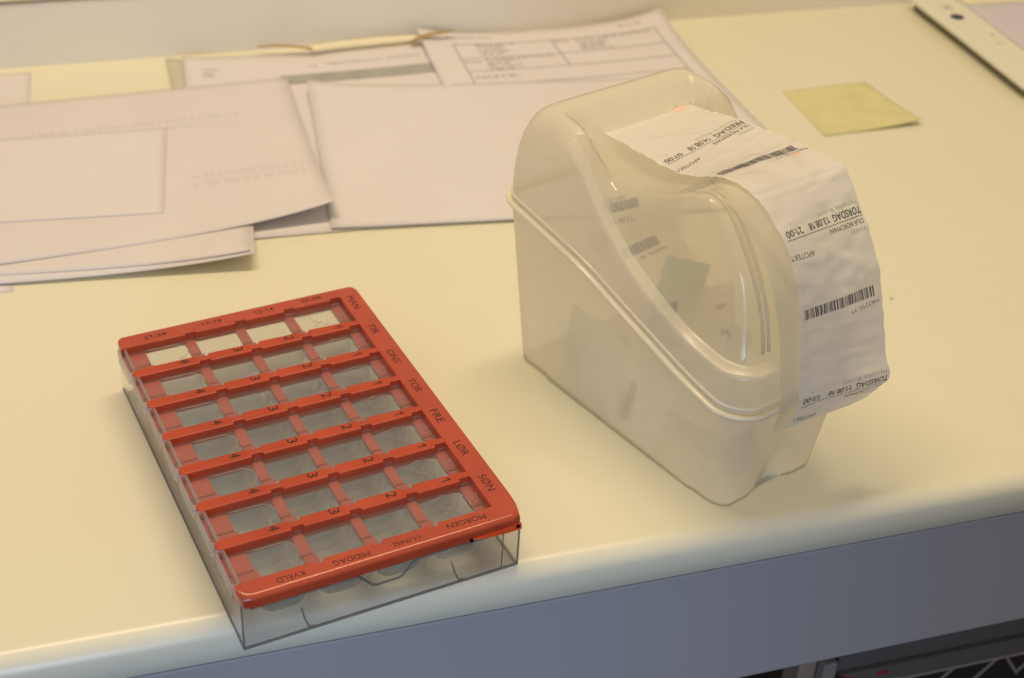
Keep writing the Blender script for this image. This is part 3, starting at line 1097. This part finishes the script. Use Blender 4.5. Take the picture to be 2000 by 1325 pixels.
def dense(P):
    out = [Vector((a, b_)) for a, b_ in smooth_table(P)]
    acc = [0.0]
    for a, b_ in zip(out, out[1:]): acc.append(acc[-1] + (b_ - a).length)
    return out, acc


DL_, DR_ = dense(Lp), dense(Rp)


def along(D, t):
    out, acc = D
    s = t * acc[-1]
    if s <= 0: return out[0]
    lo_, hi_ = 0, len(acc) - 1
    while hi_ - lo_ > 1:
        mid = (lo_ + hi_) // 2
        if acc[mid] <= s: lo_ = mid
        else: hi_ = mid
    k = (s - acc[lo_]) / (acc[hi_] - acc[lo_])
    return out[lo_] + (out[hi_] - out[lo_]) * k


def strip_pt(a, s, off=0.0):
    t = max(0.0, min(1.0, s / SL))
    w = a / SW
    p = along(DL_, t) * (1 - w) + along(DR_, t) * w
    q0 = along(DL_, max(0, t - .01)) * (1 - w) + along(DR_, max(0, t - .01)) * w
    q1 = along(DL_, min(1, t + .01)) * (1 - w) + along(DR_, min(1, t + .01)) * w
    tg = (q1 - q0).normalized()
    nv, nz = -tg.y, tg.x
    if nz < 0 and nv < 0: nv, nz = -nv, -nz
    wr = 0.75 * noise.noise(Vector((a * 0.05, s * 0.075, 3.1))) + 0.42 * noise.noise(Vector((a * 0.11, s * 0.22, 8.0)))
    wr += 0.35 * (1 - abs(noise.noise(Vector((a * 0.05 + s * 0.05, s * 0.12, 21.0)))) * 2.5)
    for sc in (27.0, 112.0, 197.0):           # heat-sealed seams between pouches
        wr -= 0.45 * math.exp(-((s - sc) / 1.3) ** 2) + 0.35 * math.exp(-((s - sc - 5) / 0.9) ** 2)
    wr += 0.5 * math.exp(-((s - 150) / 2.5) ** 2) * math.sin(a * 0.11) + 0.35 * math.exp(-((s - 66) / 2.0) ** 2)
    wr *= 0.15 + 0.85 * ss(2, 24, s)
    wr -= 0.5 * math.exp(-((s - 216 - a * -0.06) / 1.6) ** 2)
    e = off + wr
    return bl(UL + (UR - UL) * w, p.x + nv * e, p.y + nz * e)


strip = empty('pouch_strip', (BOX_O[0], BOX_O[1], 0.0004), BOX_R)
tag(strip, 'white printed medicine pouch strip draped over the dispenser box and torn at the end', 'pouch strip')
NA, NS = 40, 200


def s_end(a):
    e = 236.0 - 4.5 * (a / SW) + 0.9 * noise.noise(Vector((a * 0.45, 1.7, 0))) + 0.5 * noise.noise(Vector((a * 1.3, 4.2, 0)))
    if a > 49: e -= 14.0 * ((a - 49) / 10) ** 2
    return e


vs, fs = [], []
for j in range(NS + 1):
    for i in range(NA + 1):
        a = SW * i / NA
        vs.append(strip_pt(a, s_end(a) * j / NS))
for j in range(NS):
    for i in range(NA):
        k = j * (NA + 1) + i
        fs.append((k, k + 1, k + NA + 2, k + NA + 1))
body = from_py('printed_layer', vs, fs, 'strip_paper', strip, True)
# clear backing film showing at the left and under the torn end
vs, fs = [], []
n1, n2 = 10, 120
for j in range(n2 + 1):
    s = 84 + (240 - 84) * j / n2
    for i in range(n1 + 1):
        t = min(1.0, s / SL)
        p = along(DL_, t)
        q0, q1 = along(DL_, max(0, t - .01)), along(DL_, min(1, t + .01))
        tg = (q1 - q0).normalized(); nv, nz = -tg.y, tg.x
        e = -1.4 - 1.3 * (1 - i / n1) - 0.5 * noise.noise(Vector((i * .3, s * .06, 0)))
        width = 12.5 * ss(84, 108, s) * (1 - 0.30 * ss(150, 238, s))
        u = UL + 6 - (width + 6) * (1 - i / n1)
        vs.append(bl(u, p.x + nv * e, p.y + nz * e))
for j in range(n2):
    for i in range(n1):
        k = j * (n1 + 1) + i
        fs.append((k, k + 1, k + n1 + 2, k + n1 + 1))
from_py('backing_film', vs, fs, 'film', strip, True)


def strip_text(name, s_, a0, a1, s0, h, mat='ink_print', bold=0.0, slope=0.0):
    """a0 = start (right), a1 = end (left); s0 = baseline; letters stand towards larger s"""
    return put_text(name, s_, lambda x, y: strip_pt(a0 + (a1 - a0) * x, s0 + slope * x + h * y, 0.16), mat, strip, bold)


def strip_dash(s0, a0=57.5, a1=2.5, slope=0.0):
    vs, fs = [], []
    a = a0
    while a > a1:
        c = a - 1.25
        ds = slope * (a0 - a) / (a0 - a1)
        k = len(vs)
        vs += [strip_pt(a, s0 + ds, .16), strip_pt(c, s0 + ds, .16), strip_pt(c, s0 + ds + .42, .16), strip_pt(a, s0 + ds + .42, .16)]
        fs.append((k, k + 1, k + 2, k + 3))
        a -= 1.8
    return tag(from_py('dashed_line', vs, fs, 'ink_print', strip), None, None, kind='stuff')


def barcode_geo(place, length, h, seed, nsub=4):
    rnd = random.Random(seed)
    vs, fs = [], []
    x = 0.0
    while x < length:
        w = rnd.choice((0.32, 0.32, 0.62, 0.9))
        k = len(vs)
        for j in range(nsub + 1):
            vs += [place(x, h * j / nsub), place(min(x + w, length), h * j / nsub)]
        for j in range(nsub):
            fs.append((k + 2 * j, k + 2 * j + 1, k + 2 * j + 3, k + 2 * j + 2))
        x += w + rnd.choice((0.30, 0.30, 0.55, 0.8))
    return vs, fs


def strip_barcode(a0, a1, s0, h, seed, slope=0.0):
    vs, fs = barcode_geo(lambda x, y: strip_pt(a0 - x, s0 + slope * x / (a0 - a1) + y, 0.16), a0 - a1, h, seed)
    return tag(from_py('barcode', vs, fs, 'ink_print', strip), None, None, kind='stuff')


def pouch_print(s0, day, date, hour, num, sl=0.0, code=True):
    strip_text('medicine_line', 'Nycoplus B-total', 57.0, 28.5, s0 - 7.4, 2.7, 'ink_soft', -0.01, sl * .5)
    strip_text('day_line', day, 58.0, 58.0 - (20 if len(day) < 7 else 21), s0 - 3.8, 3.5, 'ink_print', 0.012, sl * .36)
    strip_text('date_line', date, 34.5, 19.5, s0 - 3.8 + sl * .38, 3.4, 'ink_print', 0.01, sl * .3)
    strip_text('hour_line', hour, 14.5, 3.0, s0 - 3.8 + sl * .8, 3.4, 'ink_print', 0.01, sl * .2)
    strip_text('count_mark', '1', 9.2, 8.4, s0 - 8.4 + sl, 2.2, 'ink_soft')
    strip_dash(s0 + 0.6, slope=sl)
    strip_text('name_line', 'OLA NORDMAN', 57.2, 31.8, s0 + 2.2, 2.3, 'ink_print', 0.0, sl * .4)
    strip_text('ward_line', 'VVVVVV', 57.0, 45.6, s0 + 5.6, 2.2, 'ink_soft', 0.0, sl * .2)
    strip_text('pharmacy_line', 'APOTEK1', 16.4, 0.9, s0 + 7.8 + sl, 2.6, 'ink_print', -0.005)
    if code:
        strip_barcode(53.0, 2.5, s0 + 33.6, 5.0, num, sl * 1.4)
        strip_text('code_line', '1461210_%d' % num, 56.3, 35.5, s0 + 39.8, 2.3, 'ink_print', -0.01, sl)


pouch_print(50.8, 'FREDAG', '14.08.18', '07:00', 12, -0.8)
pouch_print(135.2, 'TORSDAG', '13.08.18', '21:00', 11, 2.2)
pouch_print(217.4, 'TORSDAG', '11.08.18', '13:00', 10, 4.6, code=False)


def blob(name, a, s, ra, rs, mat):
    vs = [strip_pt(a, s, .12)] + [strip_pt(a + ra * math.cos(k) * (1 + .2 * math.sin(3 * k)), s + rs * math.sin(k), .12) for k in [2 * math.pi * i / 18 for i in range(18)]]
    return from_py(name, vs, [(0, i + 1, (i + 1) % 18 + 1) for i in range(18)], mat, strip)


blob('pink_mark', 50.5, 12.0, 4.2, 2.6, 'pink_ink')
blob('pink_mark', 46.5, 92.6, 3.0, 1.5, 'pink_ink')

# ------------------------------------------------------------------ pouches lying inside the box


def pouch(label, C, U, V, w, h, mat, code=None, lines=(), bow=3.0):
    """flat sachet centred at C (u,v,z mm) spanned by unit axes U (text direction) and V"""
    U = Vector(U).normalized(); V = Vector(V); V = (V - U * V.dot(U)).normalized(); Nn = U.cross(V)
    if Nn.dot(Vector((-0.42, 0.5, 0.45))) < 0: Nn = -Nn      # printed face towards the room
    root = empty('medicine_pouch', (BOX_O[0], BOX_O[1], 0.0004), BOX_R)
    tag(root, label, 'pouch', 'pouches inside the dispenser box')
    Cv = Vector(C)

    def pt(x, y, e=0.0):
        k = bow * (math.cos(math.pi * (x / w)) * 0.6 + math.cos(math.pi * (y / h)) * 0.4) + 0.8 * noise.noise(Vector((x * .08 + C[0], y * .08, C[2])))
        p = Cv + U * x + V * y + Nn * (k + e)
        return bl(p.x, p.y, p.z)
    vs, fs = [], []
    n = 14
    for j in range(n + 1):
        for i in range(n + 1):
            vs.append(pt(w * (i / n - .5), h * (j / n - .5)))
    for j in range(n):
        for i in range(n):
            k = j * (n + 1) + i
            fs.append((k, k + 1, k + n + 2, k + n + 1))
    from_py('sachet', vs, fs, mat, root, True)
    if code:
        x0, y0, ln, hh, sd = code
        vs, fs = barcode_geo(lambda x, y: pt(x0 + x, y0 + y, 0.5), ln, hh, sd)
        from_py('barcode', vs, fs, 'ink_print', root)['kind'] = 'stuff'
    for s_, x0, y0, ln, hh in lines:
        put_text('printed_line', s_, lambda x, y: pt(x0 + ln * x, y0 + hh * y, 0.5), 'ink_print', root)
    return root


pouch('white pouch with barcode 14 seen through the clear lid window', (39, 57, 74), (-1, 0.06, 0.0), (0.0, 0.757, -0.654), 56, 54, 'pouch_film',
      (-11, -14, 26, 5.4, 14), (('1461210_14', -14, -7.4, 19, 2.4),), 1.2)
pouch('white pouch standing at the back of the box under the window edge', (44, 30, 104), (-1, 0.0, 0.1), (0, 0.55, -0.8), 66, 54, 'pouch_film',
      (-2, 4, 24, 5.0, 15), (('13.08.18', 4, 12.5, 16, 2.6), ('1461210_15', 6, 1.2, 16, 2.0)), 2)
pouch('greenish pouch leaning in front of the barcode pouch in the box', (29, 86, 70), (-0.88, 0.0, 0.42), (-0.35, 0.15, -0.9), 36, 46, 'pouch_green',
      (-2, -1, 13, 4.6, 16), (('13.08.18', -4, 6, 12, 2.4),), 1.2)
pouch('white pouch standing crosswise behind the green pouch', (46, 96, 44), (-0.9, 0.2, 0.3), (0.2, 0.25, -0.9), 60, 60, 'pouch_film',
      None, (('APOTEK1', -18, -20, 12, 2.4),), 1.5)
pouch('white pouch upright along the left wall of the tub', (2.5, 84, 28), (0.0, -0.16, -1), (0, 1, -0.1), 48, 62, 'pouch_film',
      (-8, 4, 24, 5.2, 17), (), 1.5)
pouch('white pouch with a greenish tint upright behind the left wall', (11, 52, 26), (0.05, -0.1, -1), (0.15, 1, 0.0), 46, 40, 'pouch_green',
      None, (('APOTEK1', -16, -6, 12, 2.4),), 2)
pouch('white pouch folded down at the front of the tub', (34, 116, 46), (-0.80, 0.1, 0.58), (-0.5, 0.25, -0.8), 52, 46, 'pouch_film',
      None, (('OLA 18', 2, -19, 11, 3.0),), 2)
pouch('white pouch lying flat on the floor of the box', (48, 90, 14), (-1, 0.1, 0), (0, 1, 0.1), 58, 90, 'pouch_film', None, (), 3)

# one dark crumb on the counter
bm = bmesh.new()
bmesh.ops.create_icosphere(bm, subdivisions=2, radius=0.0005, matrix=Matrix.Translation((0.4555, 0.6216, 0.0006)) @ Matrix.Diagonal((1.4, 0.7, 0.7, 1)))
for v in bm.verts: v.co += Vector((random.uniform(-1, 1), random.uniform(-1, 1), 0)) * 0.0001
tag(from_bm('crumb', bm, 'dark', None, True), 'tiny dark crumb on the counter right of the pouch strip', 'crumb')

# ------------------------------------------------------------------ wire drawer in the dark under the counter
dr = empty('wire_drawer', (0, 0, 0))
bm = bmesh.new()
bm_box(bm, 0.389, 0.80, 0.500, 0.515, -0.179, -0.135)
from_bm('rail', bm, 'grey_rail_shaded', dr)
bm = bmesh.new()
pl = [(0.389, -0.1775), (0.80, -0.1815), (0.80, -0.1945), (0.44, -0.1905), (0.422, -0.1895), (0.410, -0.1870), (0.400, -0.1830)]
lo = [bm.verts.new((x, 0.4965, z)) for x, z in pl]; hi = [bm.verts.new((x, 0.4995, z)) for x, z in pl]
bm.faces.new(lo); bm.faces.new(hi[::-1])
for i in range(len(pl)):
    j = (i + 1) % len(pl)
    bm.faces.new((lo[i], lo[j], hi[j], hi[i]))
from_bm('label_plate', bm, 'grey_rail_shaded', dr)
put_text('maker_mark', 'elfa', lambda x, y: (0.4150 + 0.0085 * x, 0.4961, -0.1845 + 0.0040 * y - 0.0002 * x), 'red_ink', dr, 0.01)
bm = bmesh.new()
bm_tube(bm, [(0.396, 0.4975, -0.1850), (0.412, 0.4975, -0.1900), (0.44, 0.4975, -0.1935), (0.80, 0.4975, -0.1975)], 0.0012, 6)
from_bm('wire', bm, 'white_clip_shaded', dr)
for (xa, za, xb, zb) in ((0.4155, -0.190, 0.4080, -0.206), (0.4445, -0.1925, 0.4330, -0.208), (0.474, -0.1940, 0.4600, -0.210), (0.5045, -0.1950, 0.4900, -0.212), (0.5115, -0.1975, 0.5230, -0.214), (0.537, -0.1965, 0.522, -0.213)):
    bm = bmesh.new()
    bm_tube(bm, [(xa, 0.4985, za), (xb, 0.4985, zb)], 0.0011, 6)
    from_bm('wire', bm, 'white_clip_shaded', dr)
bm = bmesh.new()
bm_box(bm, 0.399, 0.413, 0.503, 0.506, -0.206, -0.1855)
from_bm('red_liner', bm, 'red_ink', dr)
tag(dr, 'wire drawer with red lettered grey front rail in the dark below the counter', 'drawer')
cl = empty('drawer_runner', (0, 0, 0))
bm = bmesh.new()
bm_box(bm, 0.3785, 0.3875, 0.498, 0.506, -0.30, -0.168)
bevel_mod(from_bm('bracket', bm, 'white_clip_shaded', cl), 0.001, 2)
bm = bmesh.new()
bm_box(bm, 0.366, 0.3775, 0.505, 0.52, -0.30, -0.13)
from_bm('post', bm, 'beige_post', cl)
tag(cl, 'pale drawer runner post with white bracket left of the wire drawer', 'runner')
bpy.context.view_layer.update()
